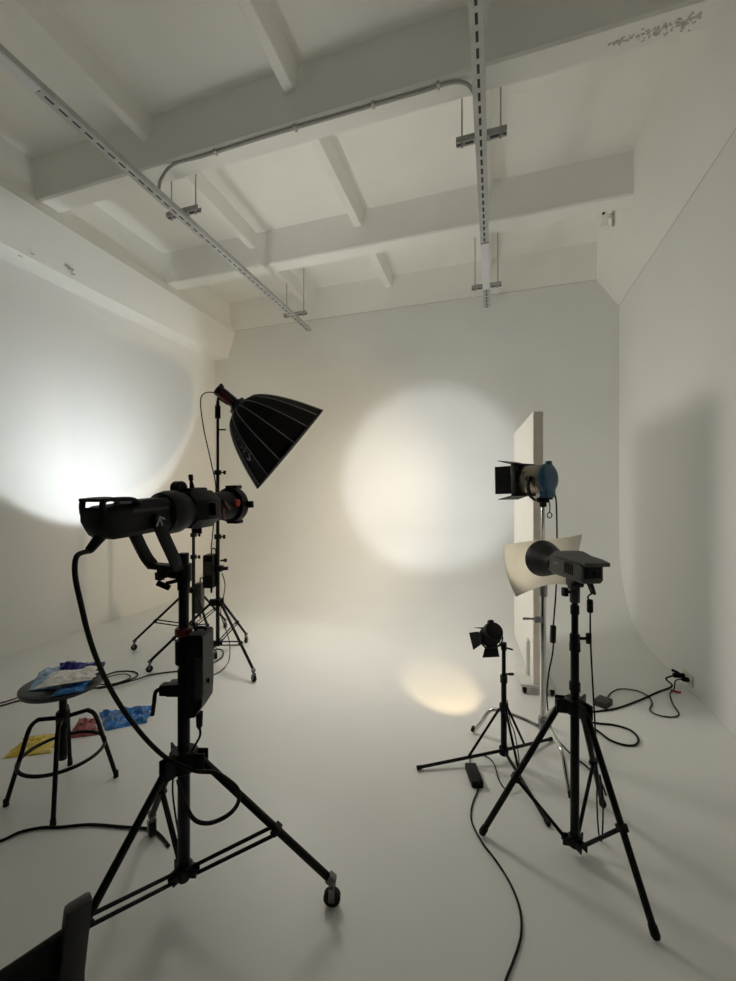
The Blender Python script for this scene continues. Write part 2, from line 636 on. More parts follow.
# ---- the big rolling stand at the front left
cA = W(-.683, 1.498, 0)
fA = [FL(331, 905), FL(152, 836), W(-.905, 1.13, 0)]
A = thing('rolling_light_stand', 'heavy black rolling tripod stand on chrome casters carrying the long spotlight in the left foreground', 'light stand', cA)
tripod(A, cA, fA, .52, .11, (.58, .58, .72), .0135, [(.075, .86, .0215), (.80, 1.285, .018)], True, True, .056, hub_size=(.05, .075))
mb = MB()
mb.lathe([(-.045, .026), (-.04, .030), (.04, .030), (.045, .026)], cA + UP * .92, UP, 20)
mb.build('collar', 'black', A)
mb = MB()
mb.lathe([(-.014, .027), (-.010, .031), (.010, .031), (.014, .027)], cA + UP * .995, UP, 20)
mb.build('red_ring', 'redd', A, label='dark red clamp ring')
d = W(-1, -.2, 0).normalized()
d.z = 0
mb = MB()
mb.cyl(cA + d * .015 + UP * 1.185, cA + d * .06 + UP * 1.175, .007)
mb.box(cA + d * .07 + UP * 1.168, (.014, .05, .02), basis(d + V((0, 0, .5))), .004)
mb.lathe([(-.03, .022), (.03, .022)], cA + UP * 1.18, UP, 18)
mb.build('clamp_knob', 'black', A)

# ---- control unit clamped to that stand
dR = W(1, 0, 0).normalized()
sideR = V((CA, SA, 0))
fwd = V((-SA, CA, 0))
pb = cA + sideR * .058 - fwd * .005 + UP * .845
U = thing('control_box', 'slim black control box clamped to the column of the front left rolling stand', 'power unit', pb - UP * .16)
BB = (sideR, fwd, UP)
mb = MB()
mb.prism([pb + sideR * x + fwd * (-.05) + UP * z for x, z in ((-.026, .145), (-.020, .153), (.028, .153), (.035, .145), (.035, -.05), (.031, -.10), (.006, -.14), (-.026, -.145))], fwd * .10)
mb.build('body', 'plastic', U)
mb = MB()
mb.box(pb + sideR * .020 - fwd * .052, (.024, .006, .15), BB, .003)
mb.build('control_panel', 'dgrey', U)
MB().cyl(pb + sideR * .030 - UP * .03, pb + sideR * .042 - UP * .03, .008).build('dial', 'plastic', U)
mb = MB()
mb.tube(curve([pb - sideR * .012 + UP * .155, pb - sideR * .008 + UP * .165, pb + sideR * .02 + UP * .165, pb + sideR * .028 + UP * .155]), .006)
mb.build('carry_handle', 'black', U)
mb = MB()
pc = cA - sideR * .020 + UP * .785
mb.box(pc + sideR * .002, (.075, .055, .045), BB, .006)
mb.box(pc - sideR * .045 - UP * .004, (.04, .04, .04), BB, .008)
clamp = mb.build('clamp', 'black', U)
mb = MB()
mb.tube(curve([pc - sideR * .060 - fwd * .01, pc - sideR * .078 - fwd * .012 - UP * .01, pc - sideR * .084 - fwd * .012 - UP * .05, pc - sideR * .09 - fwd * .012 - UP * .095]), .0075)
mb.build('clamp_lever', 'black', clamp)
mb = MB()
mb.lathe([(0, .013), (.05, .011), (.062, .005)], pb + sideR * .002 - UP * .148, -UP, 14)
mb.build('plug', 'rubber', U)
pts = [pb + sideR * .002 - UP * .20, pb + sideR * .004 - UP * .235, pb - sideR * .02 - UP * .28, pb - sideR * .040 - fwd * .022 - UP * .32]
MB().tube(curve(pts), .0045).build('cable', 'rubber', U)

# ---- the spotlight itself
tgt = V((-.86, YB, 1.69))
pF = PX(237, 504, 1.85)
ax = (tgt - pF).normalized()
pR = pF - ax * .675
sd, axx, upx = basis(ax)


def S(s, x=0, z=0):
    return pR + ax * (s * .85) + sd * x + upx * z


SPOT = thing('spotlight', 'long black spotlight with handle and projection lens on the front left rolling stand', 'spotlight', S(.36) - UP * .07)
BS = (sd, ax, upx)
mb = MB()
hw, hh = .056, .056


def octo(s, w, h, c, zo=0):
    return [S(s, x, z + zo) for x, z in ((-w + c, -h), (w - c, -h), (w, -h + c), (w, h - c), (w - c, h), (-w + c, h), (-w, h - c), (-w, -h + c))]


def loft(mb, secs):
    t = bmesh.new()
    rs = [[t.verts.new(p) for p in s] for s in secs]
    n = len(rs[0])
    for i in range(len(rs) - 1):
        for k in range(n):
            t.faces.new((rs[i][k], rs[i][(k + 1) % n], rs[i + 1][(k + 1) % n], rs[i + 1][k]))
    t.faces.new(rs[0])
    t.faces.new(rs[-1])
    bmesh.ops.recalc_face_normals(t, faces=t.faces)
    mb._merge(t)


loft(mb, [octo(.0, .040, .030, .016, .012), octo(.025, .055, .042, .016, -.004), octo(.05, .058, .052, .016, -.008), octo(.125, .058, .053, .016, -.007), octo(.155, .058, .057, .016, -.002), octo(.30, .056, .056, .016), octo(.36, .056, .056, .018)])
head = mb.build('lamp_head', 'plastic', SPOT)
mb = MB()
mb.box(S(.20, .0592, .022), (.0015, .14, .010), BS)
mb.build('lettering_strip', 'dgrey', head)
mb = MB()
hz = .062
for sx in (-1, 1):
    mb.flat(curve([S(.014, sx * .045, .02), S(.014, sx * .045, hz - .010), S(.03, sx * .045, hz + .002), S(.11, sx * .045, hz + .002), S(.14, sx * .045, hz - .006), S(.16, sx * .045, .042)], 6), .018, .011, sd)
mb.flat([S(.035, -.05, hz + .002), S(.035, .05, hz + .002)], .05, .011, ax)
mb.flat([S(.12, -.05, hz - .002), S(.12, .05, hz - .002)], .04, .010, ax)
mb.build('handle', 'plastic', SPOT)
mb = MB()                                  # reflector adapter + framing section
mb.lathe([(.29, .058), (.305, .074), (.335, .080), (.375, .080), (.39, .074), (.42, .070)], S(0), ax, 36, upx, ksc=.85)
mb.build('mount_ring', 'black', SPOT)
mb = MB()
loft(mb, [octo(.42, .068, .068, .03), octo(.45, .078, .073, .035), octo(.55, .078, .073, .035), octo(.585, .062, .062, .03)])
mb.box(S(.50, 0, .07), (.05, .09, .03), BS, .008)
frm = mb.build('framing_section', 'black', SPOT)
mb = MB()
mb.lathe([(-.02, .024), (-.016, .028), (.016, .028), (.02, .024)], S(.44, -.03, .085), sd, 18)
mb.build('tilt_knob', 'plastic', SPOT)
for k, (x, z) in enumerate(((.087, .0), (-.087, .0), (0, -.084))):
    MB().box(S(.50, x, z), (.03 if x else .05, .006, .05 if x else .03), BS, .002).build('shutter_blade', 'black', frm)
mb = MB()
mb.cyl(S(.485, 0, .078), S(.48, 0, .110), .011, .006)
mb.cyl(S(.48, 0, .110), S(.48, 0, .120), .006)
mb.rod(S(.48, 0, .115), S(.478, 0, .138), .009)
mb.build('iris_handle', 'plastic', SPOT)
mb = MB()
mb.lathe([(.56, .058), (.58, .061), (.72, .061), (.726, .066), (.73, .077), (.775, .077), (.779, .072), (.779, .060), (.77, .058)], S(0), ax, 40, upx, ksc=.85)
mb.box(S(.772, 0, .078), (.06, .042, .016), BS, .003)
mb.box(S(.772, 0, -.078), (.06, .042, .016), BS, .003)
mb.box(S(.78, .084, 0), (.022, .02, .03), BS, .003)
mb.build('lens_barrel', 'black', SPOT)
mb = MB()
mb.lathe([(0, .058), (.004, .045), (.008, .025), (.009, .001)], S(.785), ax, 30, upx)
mb.build('front_lens', 'lensc', SPOT, label='lit front lens')
mb = MB()
mb.lathe([(0, .017), (.012, .017), (.016, .012)], S(.70, .058, .012), sd, 18, upx)
mb.build('focus_knob', 'red', SPOT, label='round red knob')
mb = MB()
mb.box(S(.60, .063, -.03), (.006, .014, .05), BS, .002)
mb.box(S(.63, .063, .005), (.006, .012, .05), basis(ax + upx * .9, upx), .002)
mb.build('lock_lever', 'redd', SPOT, label='dark red locking lever')
mb = MB()                                  # bent yoke
yk = []
for sx in (-1, 1):
    mb.lathe([(-.012, .022), (.012, .022)], S(.22, sx * .064, -.015), sd, 18)
zb_ = 1.205
Bc = cA - fwd * .0 + UP * zb_
lo = S(.325, 0, -.145)
pts = lambda sx: [S(.22, sx * .066, -.02), S(.24, sx * .068, -.07), S(.285, sx * .068, -.155), S(.31, sx * .06, -.195)]
for sx in (-1, 1):
    q = curve(pts(sx), 6)
    mb.flat(q, .018, .040, sd)
mb.flat([S(.312, -.068, -.198), S(.312, .068, -.198)], .040, .020, ax)
ykp = mb.build('yoke', 'black', SPOT)
mb = MB()
for (a, b) in (((.200, -.035), (.215, -.004)), ((.215, -.004), (.240, -.014)), ((.217, -.012), (.226, -.035))):
    A_, B_ = S(a[0], .0785, a[1]), S(b[0], .0785, b[1])
    mb.box((A_ + B_) / 2, (.003, (A_ - B_).length, .0055), basis(B_ - A_, upx))
mb.build('logo_mark', 'logol', ykp, label='small pale angular logo mark')
mb = MB()
cm = S(.315, .0, -.215)
mb.box(cm, (.045, .045, .04), BS, .006)
q = cA + UP * 1.215
mb.flat([cm, (cm + q) / 2 - UP * .01, q], .036, .034, sd)
mb.lathe([(-.035, .027), (.03, .027)], q, UP, 18)
mb.box(cm + sd * -.03 - UP * .02, (.03, .02, .03), BS, .004)
mb.build('stand_receiver', 'black', SPOT)
mb = MB()
mb.lathe([(0, .017), (.05, .013), (.06, .007)], S(.045, -.01, -.052), -upx * .75 - ax * .75, 14)
mb.build('power_plug', 'rubber', SPOT)
light('SPOT', 'spot_beam', S(.81), ax, 160, (.94, .975, 1), SPOT, spot_size=math.radians(40), spot_blend=.42, shadow_soft_size=.03)

# ---- two casters stands further back (same model)
cS, cR = W(-1.334, 3.587, 0), W(-1.749, 4.05, 0)
fS = [FL(150, 672), FL(253.5, 681.5), FL(246, 643)]
fR = [FL(134.6, 650), FL(225, 628), W(-1.40, 3.70, 0)]
GS = 'light stands on casters by the left wall'
SS = thing('rolling_light_stand', 'thin black rolling tripod stand carrying the black softbox', 'light stand', cS, GS)
tripod(SS, cS, fS, .55, .19, .62, .0115, [(.16, 1.15, .0165), (1.1, 1.72, .0145), (1.68, 2.28, .012)], True, True, .04, hub_size=(.036, .06), knobs=((1.13, math.radians(10), .06), (1.70, math.radians(20), .06)))
RS = thing('rolling_light_stand', 'thin black rolling tripod stand under the lamp hidden behind the long spotlight', 'light stand', cR, GS)
tripod(RS, cR, fR, .55, .19, .62, .0115, [(.16, .90, .0165), (.86, 1.21, .0145)], True, True, .04, hub_size=(.036, .06), knobs=((.88, math.radians(10), .06), (1.10, math.radians(30), .055)))


def power_box(name, label, p, size, knob, m='plastic'):
    t = thing(name, label, 'power unit', p - UP * size[2] / 2, 'power boxes clamped to the rear stands')
    mb = MB()
    mb.box(p, size, BB, .012)
    mb.build('body', m, t)
    mb = MB()
    mb.box(p - fwd * (size[1] / 2 + .001) + UP * .03, (size[0] * .7, .004, size[2] * .4), BB, .001)
    mb.build('face_panel', 'dgrey', t)
    mb = MB()
    mb.tube(curve([p + sideR * size[0] * .1 + UP * size[2] * .48, p + sideR * size[0] * .15 + UP * (size[2] * .5 + .045), p + sideR * size[0] * .5 + UP * (size[2] * .5 + .045), p + sideR * size[0] * .55 + UP * size[2] * .46]), .006)
    mb.build('hanging_strap', 'black', t)
    if knob:
        mb = MB()
        k = p + sideR * (size[0] / 2 + .045)
        mb.box(p + sideR * (size[0] / 2 + .03) + UP * .02, (.07, .06, .05), BB, .006)
        mb.cyl(k + UP * .09, k + sideR * .035 + UP * .092, .008)
        mb.lathe([(0, .014), (.012, .018), (.024, .014)], k + sideR * .03 + UP * .092, sideR, 12)
        mb.box(k + sideR * .04 + UP * .02, (.05, .035, .03), BB, .006)
        mb.build('clamp', 'black', t)
    mb = MB()
    mb.lathe([(0, .012), (.045, .009), (.06, .005)], p - UP * size[2] * .48 + sideR * size[0] * .1, -UP, 12)
    mb.build('plug', 'rubber', t)
    return t


power_box('power_supply_box', 'black power supply box clamped to the softbox stand', W(-1.334, 3.587, 0) - sideR * .062 + UP * .83 - fwd * .01, (.09, .12, .29), True)
power_box('power_supply_box', 'small dark grey power box hanging on the stand behind the spotlight column', W(-1.749, 4.05, 0) + sideR * .06 + UP * .47 - fwd * .0, (.07, .09, .30), False, 'dgrey')

# ---- softbox and its lamp
ctr = PX(290, 449, 3.65)                   # centre of the rim
nk = PX(239, 407, 3.57)
axS = (ctr - nk).normalized()
axS = (axS + fwd * .06).normalized()
Ls = (ctr - nk).length
Rr = .46
NP = 16
sS, aS, uS = basis(axS)


def SB(t, ph, off=0.0):                    # t 0..1 along the axis, ph angle
    r = .080 + (Rr - .080) * (t ** .54) - .02 * math.sin(PI * t) * 0
    return nk + axS * (Ls * t) + (sS * math.cos(ph) + uS * math.sin(ph)) * (r + off)


SOFT = thing('softbox', 'big black parabolic softbox with pale seams tilted down towards the floor', 'softbox', ctr)
mb = MB()
t_ = bmesh.new()
NT = 18
rows = []
for sgn, off in ((0, 0.0), (1, -.006)):
    rr = []
    for i in range(NT + 1):
        rr.append([t_.verts.new(SB(i / NT, 2 * PI * k / (NP * 4), off - (.010 * (1 - abs((k % 4) - 2) / 2 * 0) if 0 else 0) - .012 * math.sin(PI * (k % 4) / 4) * (i / NT))) for k in range(NP * 4)])
    rows.append(rr)
n = NP * 4
for rr in rows:
    for i in range(NT):
        for k in range(n):
            t_.faces.new((rr[i][k], rr[i][(k + 1) % n], rr[i + 1][(k + 1) % n], rr[i + 1][k]))
for i in (0, NT):
    for k in range(n):
        t_.faces.new((rows[0][i][k], rows[0][i][(k + 1) % n], rows[1][i][(k + 1) % n], rows[1][i][k]))
bmesh.ops.recalc_face_normals(t_, faces=t_.faces)
mb._merge(t_)
mb.build('fabric_shell', 'fabric', SOFT, sharp=60)
for k in range(NP):
    ph = 2 * PI * k / NP
    MB().tube([SB(i / 16, ph, .003) for i in range(17)], .0042, 6).build('seam', 'seam', SOFT)
mb = MB()
mb.tube([SB(1.0, 2 * PI * k / 64, .0) for k in range(64)], .007, 6, closed=True)
mb.build('rim_band', 'fabric', SOFT)
mb = MB()
mb.lathe([(-.03, .062), (-.03, .085), (.01, .088), (.02, .08)], nk, axS, 30)
mb.build('speed_ring', 'dgrey', SOFT)
mb = MB()
mb.lathe([(0, .001), (0, Rr * .94), (.004, Rr * .94), (.004, .001)], nk + axS * (Ls * .93), axS, 48, caps=False)
mb.build('front_diffuser', 'diffu', SOFT, label='glowing white front diffuser')
# printed letters on the panel that faces the camera, running from the rim up towards the neck
def logo(mb, strokes, t0, ph0, hgt, wid):
    for (x0, y0, x1, y1) in strokes:
        a = [(x0 + (x1 - x0) * q / 3, y0 + (y1 - y0) * q / 3) for q in range(4)]
        mb.tube([SB(t0 + y * wid, ph0 + x * hgt, -.001) for x, y in a], .0045, 5)


cam0 = W(0, 0, H)
best = None
for k in range(NP):                         # find the panel whose middle is seen at about (245, 445)
    ph = 2 * PI * (k + .5) / NP
    p = SB(.45, ph)
    v = p - cam0
    x = v.x * CA + v.y * SA
    d = -v.x * SA + v.y * CA
    px, py = 368 + F * x / d, HY - F * v.z / d
    facing = (p - (nk + axS * Ls * .45)).normalized().dot(v.normalized())
    e = math.hypot(px - 243, py - 443) + (200 if facing > 0 else 0)
    if best is None or e < best[0]:
        best = (e, ph)
PH = best[1]
G = {
    'V': [(-.5, 1, 0, 0), (.5, 1, 0, 0)],
    'M': [(-.5, 0, -.5, 1), (-.5, 1, 0, .4), (0, .4, .5, 1), (.5, 1, .5, 0)],
    'K': [(-.5, 0, .5, 1), (0, .5, .4, 0)],
    'r': [(-.3, 0, -.3, 1), (-.3, .1, .4, .1)],
}
hA = 2 * PI / NP * .52
for g, t0, mm in (('V', .60, 'logo'), ('M', .49, 'logod'), ('V', .40, 'logod'), ('K', .30, 'logod'), ('r', .20, 'logo')):
    mb = MB()
    # x across the panel, y along the axis towards the neck
    for (x0, y0, x1, y1) in G[g]:
        mb.tube([SB(t0 - .075 * (y0 + (y1 - y0) * q / 4) + .075, PH + hA * (x0 + (x1 - x0) * q / 4), -.008) for q in range(5)], .0045, 5)
    mb.build('letter', mm, SOFT)

LH = thing('softbox_lamp', 'black and dark red lamp head holding the softbox on its tall stand', 'studio lamp', nk - axS * .12)
mb = MB()
mb.lathe([(-.235, .044), (-.23, .05), (-.20, .052), (-.195, .046), (-.05, .046), (-.045, .056), (-.03, .056)], nk, axS, 26)
mb.box(nk - axS * .225 + uS * .045, (.05, .03, .03), (sS, aS, uS), .006)
body = mb.build('lamp_body', 'plastic', LH)
mb = MB()
for k in range(12):
    if k % 6 in (1, 2):
        continue
    ph = 2 * PI * k / 12
    dd = sS * math.cos(ph) + uS * math.sin(ph)
    mb.box(nk - axS * .12 + dd * .046, (.013, .13, .004), (dd.cross(axS), axS, dd), .001)
mb.build('cooling_panels', 'redd', body, label='dark red side panels')
jt = cS + UP * 2.27
mb = MB()
mb.lathe([(-.09, .024), (.02, .024)], jt, UP, 16)
mb.flat([jt + UP * .0, jt + UP * .09 + sideR * .005, nk - axS * .09 - uS * .04], .035, .03, fwd)
mb.cyl(jt - UP * .19, jt - UP * .19 + sideR * .07, .007)
mb.build('tilt_bracket', 'black', LH)
light('AREA', 'softbox_light', nk + axS * (Ls * .945), axS, 20, (1, .95, .88), SOFT, shape='DISK', size=Rr * 1.75)

# ---- the lamp hidden behind the spotlight, washing the left wall
pL = W(-1.749, 4.05, 1.36)
aimL = V((-4.35, 3.62, 2.35))
axL = (aimL - pL).normalized()
sL, aL, uL = basis(axL)
BL = (sL, aL, uL)
RL = thing('studio_lamp', 'black lamp behind the long spotlight shining onto the left wall', 'studio lamp', pL - UP * .16)
mb = MB()
mb.lathe([(-.16, .05), (-.15, .06), (.02, .062), (.03, .075)], pL, axL, 26)
mb.build('lamp_body', 'plastic', RL)
mb = MB()
mb.lathe([(.025, .07), (.05, .085), (.10, .11), (.10, .104), (.05, .078), (.03, .06)], pL, axL, 30, caps=False)
mb.build('reflector', 'black', RL)
mb = MB()
mb.lathe([(.032, .001), (.032, .045), (.036, .04), (.04, .001)], pL, axL, 24, caps=False)
mb.build('lamp_face', 'lensd', RL, label='lit lamp face')
mb = MB()
for s in (-1, 1):
    mb.flat(curve([pL + sL * s * .085, pL + sL * s * .088 - UP * .10, pL + sL * s * .07 - UP * .145], 5), .03, .012, axL)
    mb.lathe([(-.012, .018), (.012, .018)], pL + sL * s * .078, sL, 14)
mb.flat([pL - sL * .075 - UP * .147, pL + sL * .075 - UP * .147], .03, .012, axL)
mb.lathe([(-.05, .022), (0, .022)], pL - UP * .15, UP, 14)
mb.build('yoke', 'black', RL)
light('SPOT', 'wall_wash', pL + axL * .115, (-.845, .03, .53), 54, (.90, .97, 1.0), RL, spot_size=math.radians(88.5), spot_blend=.16, shadow_soft_size=.04)
light('SPOT', 'wall_hot_spot', pL + axL * .115, V((-4.35, 3.45, 1.95)) - pL, 25, (.90, .97, 1.0), RL, spot_size=math.radians(82), spot_blend=1.0, shadow_soft_size=.04)

light('SPOT', 'added_ceiling_fill', pL + axL * .12 + UP * .03, V((-.75, 4.15, ZS)) - pL, 85, (1, .975, .91), RL, spot_size=math.radians(84), spot_blend=1.0, shadow_soft_size=.22)  # extra fill added at this lamp to brighten the ceiling

# ------------------------------------------------------------------ white board on its rolling foot
n0, f0 = W(1.246, 3.05, 0), W(1.49, 4.12, 0)
bd = (f0 - n0)
bl = bd.length
bdn = bd.normalized()
bs = V((bdn.y, -bdn.x, 0))                 # away from the lit face (to the right)
BN = (bs, bdn, UP)
zt, zb0 = 2.13, .075
bc = (n0 + f0) / 2 + bs * .036 + UP * (zt + zb0) / 2
PB = thing('white_board', 'tall thick white reflector board standing upright behind the chrome stand', 'board', V((bc.x, bc.y, zb0)))
mb = MB()
mb.box(bc, (.072, bl, zt - zb0), BN, .004)
bb = mb.build('board_panel', 'board', PB)
mb = MB()
mb.box(n0 + bs * .036 - bdn * .0015 + UP * (zt + zb0) / 2, (.066, .004, zt - zb0 - .01), BN)
mb.build('edge_strip', 'boardedge', bb, label='bare tan board edge')
RB = thing('rolling_board_holder', 'low pale rolling foot with small casters holding the white board upright', 'board stand', n0 + bdn * .2)
mb = MB()
mb.box(n0 + bdn * .16 + bs * .036 + UP * .062, (.25, .36, .022), BN, .004)
mb.build('base_plate', 'basew', RB)
mb = MB()
mb.box(n0 + bdn * .18 - bs * .013 + UP * .21, (.022, .07, .28), BN, .004)
mb.box(n0 + bdn * .18 + bs * .085 + UP * .16, (.022, .07, .18), BN, .004)
mb.build('upright_bracket', 'basew', RB)
for a_, b_ in ((-.06, .0), (.135, .0), (-.06, .32), (.135, .32)):
    p = n0 + bdn * b_ + bs * a_
    mb = MB()
    mb.lathe([(-.012, .018), (-.010, .024), (.010, .024), (.012, .018)], p + UP * .024, bs, 16)
    w = mb.build('caster_wheel', 'rubber', RB)
    mb = MB()
    for k in (-1, 1):
        mb.box(p + bs * k * .017 + UP * .034, (.004, .024, .04), BN, .001)
    mb.box(p + UP * .052, (.04, .03, .004), BN)
    mb.build('caster_fork', 'steel', w)

# ------------------------------------------------------------------ chrome stand + blue-backed fresnel lamp
cC = W(1.035, 2.39, 0)
CS = thing('chrome_stand', 'tall chrome stand with bent turtle legs carrying the blue backed lamp', 'light stand', cC)
mb = MB()
mb.rod(cC + UP * .10, cC + UP * .98, .0172, 20)
mb.build('pole', 'chrome', CS)
mb = MB()
mb.rod(cC + UP * .95, cC + UP * 1.17, .014, 20)
mb.rod(cC + UP * 1.15, cC + UP * 1.50, .011, 20)
mb.build('pole', 'chrome', CS)
mb = MB()
mb.lathe([(-.05, .020), (-.045, .025), (.045, .025), (.05, .020)], cC + UP * .95, UP, 20)
mb.lathe([(-.03, .017), (-.025, .020), (.025, .020), (.03, .017)], cC + UP * 1.15, UP, 20)
mb.box(cC + UP * .985 + sideR * .024, (.014, .01, .055), basis(fwd, UP + sideR * .2), .003)
mb.build('collar', 'steel', CS)
mb = MB()
kz = .765
mb.box(cC - sideR * .03 + UP * kz, (.05, .03, .034), BB, .004)
mb.cyl(cC - sideR * .04 + UP * kz, cC - sideR * .10 + UP * (kz + .006), .006)
mb.box(cC - sideR * .10 + UP * (kz + .004), (.04, .012, .014), BB, .004)
mb.build('clamp_knob', 'steel', CS)
fC = [FL(473, 733), FL(571, 800)]
c3 = cC * 3 - fC[0] - fC[1]
d3 = (V((c3.x, c3.y, 0)) - cC).normalized()
fC.append(V((cC.x, cC.y, 0)) + d3 * .43)
for i, f in enumerate(fC):
    d = (V((f.x, f.y, 0)) - V((cC.x, cC.y, 0)))
    L = d.length
    d.normalize()
    z0 = .135 + i * .026
    base = V((cC.x, cC.y, 0))
    mb = MB()
    pts = [base + d * .022 + UP * (z0 - .01), base + d * .12 + UP * (z0 + .02), base + d * (L * .62) + UP * (.175), base + d * (L * .76) + UP * .155, base + d * (L * .88) + UP * .075, base + d * L + UP * .010]
    mb.tube(curve(pts, 6), .0118, 12)
    lg = mb.build('leg', 'chrome', CS)
    MB().lathe([(-.02, .0135), (.008, .0135)], base + d * L + UP * .02, (d * .35 - UP), 12).build('rubber_foot', 'rubber', lg)
mb = MB()
for i in range(3):
    mb.lathe([(-.012, .024), (-.010, .027), (.010, .027), (.012, .024)], cC + UP * (.125 + i * .026), UP, 20)
mb.build('leg_hub', 'steel', CS)

axF = W(-.562, .827, 0)
axF.z = -.02
axF.normalize()
sF, aF, uF = basis(axF)                    # sF points to the right of the beam
pFc = W(1.024, 2.39, 1.595)
FR = thing('fresnel_lamp', 'silver studio lamp with blue back and four black barn doors on the chrome stand', 'studio lamp', pFc - UP * .13)
BF = (sF, aF, uF)


def FS(s, x=0, z=0):
    return pFc + axF * s + sF * x + uF * z


mb = MB()
mb.lathe([(-.045, .078), (-.04, .082), (.10, .082), (.105, .078)], pFc, axF, 32)
for k in range(6):
    mb.lathe([(-.02 + k * .02, .082), (-.018 + k * .02, .085), (-.014 + k * .02, .085), (-.012 + k * .02, .082)], pFc, axF, 32, caps=False)
hs_ = mb.build('housing', 'satin', FR)
mb = MB()
mb.lathe([(-.068, .05), (-.064, .075), (-.052, .090), (-.035, .090), (-.03, .082)], pFc, axF, 32)
mb.box(FS(-.05, 0, .088), (.03, .03, .03), BF, .008)
mb.box(FS(-.04, .0, -.085), (.09, .05, .05), BF, .008)
mb.build('rear_cap', 'blue', FR, label='blue enamelled rear cap')
mb = MB()
mb.box(FS(-.03, .02, -.098), (.05, .035, .05), BF, .006)
mb.build('terminal_box', 'plastic', FR)
mb = MB()                                  # square front frame
for s in (-1, 1):
    mb.box(FS(.118, s * .090, 0), (.02, .035, .20), BF, .003)
    mb.box(FS(.118, 0, s * .090), (.20, .035, .02), BF, .003)
mb.lathe([(.10, .080), (.112, .098), (.128, .098), (.128, .082)], pFc, axF, 32, caps=False)
mb.build('door_frame', 'black', FR)
mb = MB()
mb.lathe([(.100, .001), (.102, .04), (.098, .075), (.094, .075), (.094, .001)], pFc, axF, 30, caps=False)
mb.build('lens', 'lensw', FR, label='warm lit lens')
for nm, (dx, dz), L, sp in (('side', (-1, 0), .105, .22), ('side', (1, 0), .105, .22), ('top', (0, 1), .10, .30), ('bottom', (0, -1), .10, .25)):
    out = sF * dx + uF * dz
    tan = sF if dz else uF
    dirn = (axF * math.cos(sp) + out * math.sin(sp)).normalized()
    h0 = FS(.136) + out * .094
    w0 = .085
    w1 = .085 if dx else .10
    poly = [h0 - tan * w0, h0 + tan * w0, h0 + dirn * L + tan * w1, h0 + dirn * L - tan * w1]
    nn = dirn.cross(tan).normalized()
    mb = MB()
    mb.prism([p - nn * .0015 for p in poly], nn * .003)
    for k in (-.6, .6):
        mb.cyl(h0 - tan * (w0 * k + .015), h0 - tan * (w0 * k - .015), .005, seg=8)
    mb.build('barn_door', 'black', FR)
mb = MB()
for s in (-1, 1):
    mb.flat(curve([FS(.02, s * .098, .0), FS(.02, s * .10, -.05), FS(.015, s * .085, -.10), FS(.01, s * .05, -.125)], 5), .022, .006, axF)
    mb.lathe([(-.014, .016), (.014, .016)], FS(.02, s * .095, 0), sF, 14)
mb.flat([FS(.01, -.052, -.126), FS(.01, .052, -.126)], .022, .006, axF)
mb.build('yoke', 'black', FR)
qb = cC + UP * 1.47
mb = MB()
mb.lathe([(-.03, .02), (.035, .02)], qb - UP * .01, UP, 14)
mb.box(qb + UP * .0 + sideR * .0, (.06, .04, .03), BB, .004)
mb.flat([qb, FS(.01, 0, -.13)], .03, .02, axF)
mb.build('spigot_clamp', 'black', FR)
mb = MB()
h = qb + sideR * .035
mb.tube(curve([h, h + sideR * .006 - UP * .04, h + sideR * .004 - UP * .075]), .003, 6)
mb.tube([h + sideR * .004 - UP * .09 + sideR * .014 * math.cos(a) + UP * .016 * math.sin(a) for a in [2 * PI * k / 14 for k in range(14)]], .0032, 6, closed=True)
mb.build('safety_hook', 'black', FR)
light('SPOT', 'fresnel_beam', FS(.115), axF, 180, (1, .78, .50), FR, spot_size=math.radians(84), spot_blend=.9, shadow_soft_size=.05)

# its cable with an inline switch, hanging to the floor
p0 = FS(-.04, .045, -.085)
pts = [p0, PX(556, 500, 2.36), PX(557, 545, 2.36), PX(556, 590, 2.38), PX(553.5, 625, 2.40), PX(553, 650, 2.42), PX(548.5, 675, 2.43), PX(547, 700, 2.46), FL(551, 727, .006), FL(558, 740, .006), FL(572, 755, .006), FL(586, 766, .006), FL(600, 781, .006), FL(606, 795, .006)]
FC = thing('lamp_cable', 'thin black cable with an inline switch hanging beside the chrome stand', 'cable', pts[4])
MB().tube(curve(pts), .0045).build('cord', 'rubber', FC)
sw = PX(553, 634, 2.40)
MB().box(sw, (.030, .026, .105), basis(fwd, UP + sideR * .03), .008).build('inline_switch', 'plastic', FC)

# ------------------------------------------------------------------ grey monolight on tripod (right foreground)
cM = W(.865, 1.69, 0)
fM = [FL(482, 836), FL(656, 941), FL(603, 808)]
MS = thing('tripod_stand', 'black tripod stand with rubber feet carrying the grey studio flash in the right foreground', 'light stand', cM)
tripod(MS, cM, fM, .62, .055, .56, .0125, [(.03, .72, .0175), (.70, .88, .0165), (.86, 1.02, .0135), (1.0, 1.12, .0115)], False, False, .045, hub_size=(.04, .065), foot_z=.014)
mb = MB()
for z, r in ((.70, .022), (.865, .0215), (.90, .020), (1.02, .0175)):
    mb = MB()
    mb.lathe([(-.02, r * .85), (-.016, r), (.016, r), (.02, r * .85)], cM + UP * z, UP, 20)
    mb.build('collar', 'plastic', MS)
mb = MB()
mb.cyl(cM + sideR * .015 + UP * .90, cM + sideR * .055 + UP * .90, .006)
mb.box(cM + sideR * .058 + UP * .90, (.02, .016, .045), BB, .005)
mb.build('clamp_knob', 'plastic', MS)

axM = W(-.094, .996, 0).normalized()
sM, aM, uM = basis(axM)
pM = cM + UP * 1.195
BM_ = (sM, aM, uM)


def MSP(s, x=0, z=0):
    return pM + axM * (s * .93) + sM * (x * .92) + uM * (z * .92)


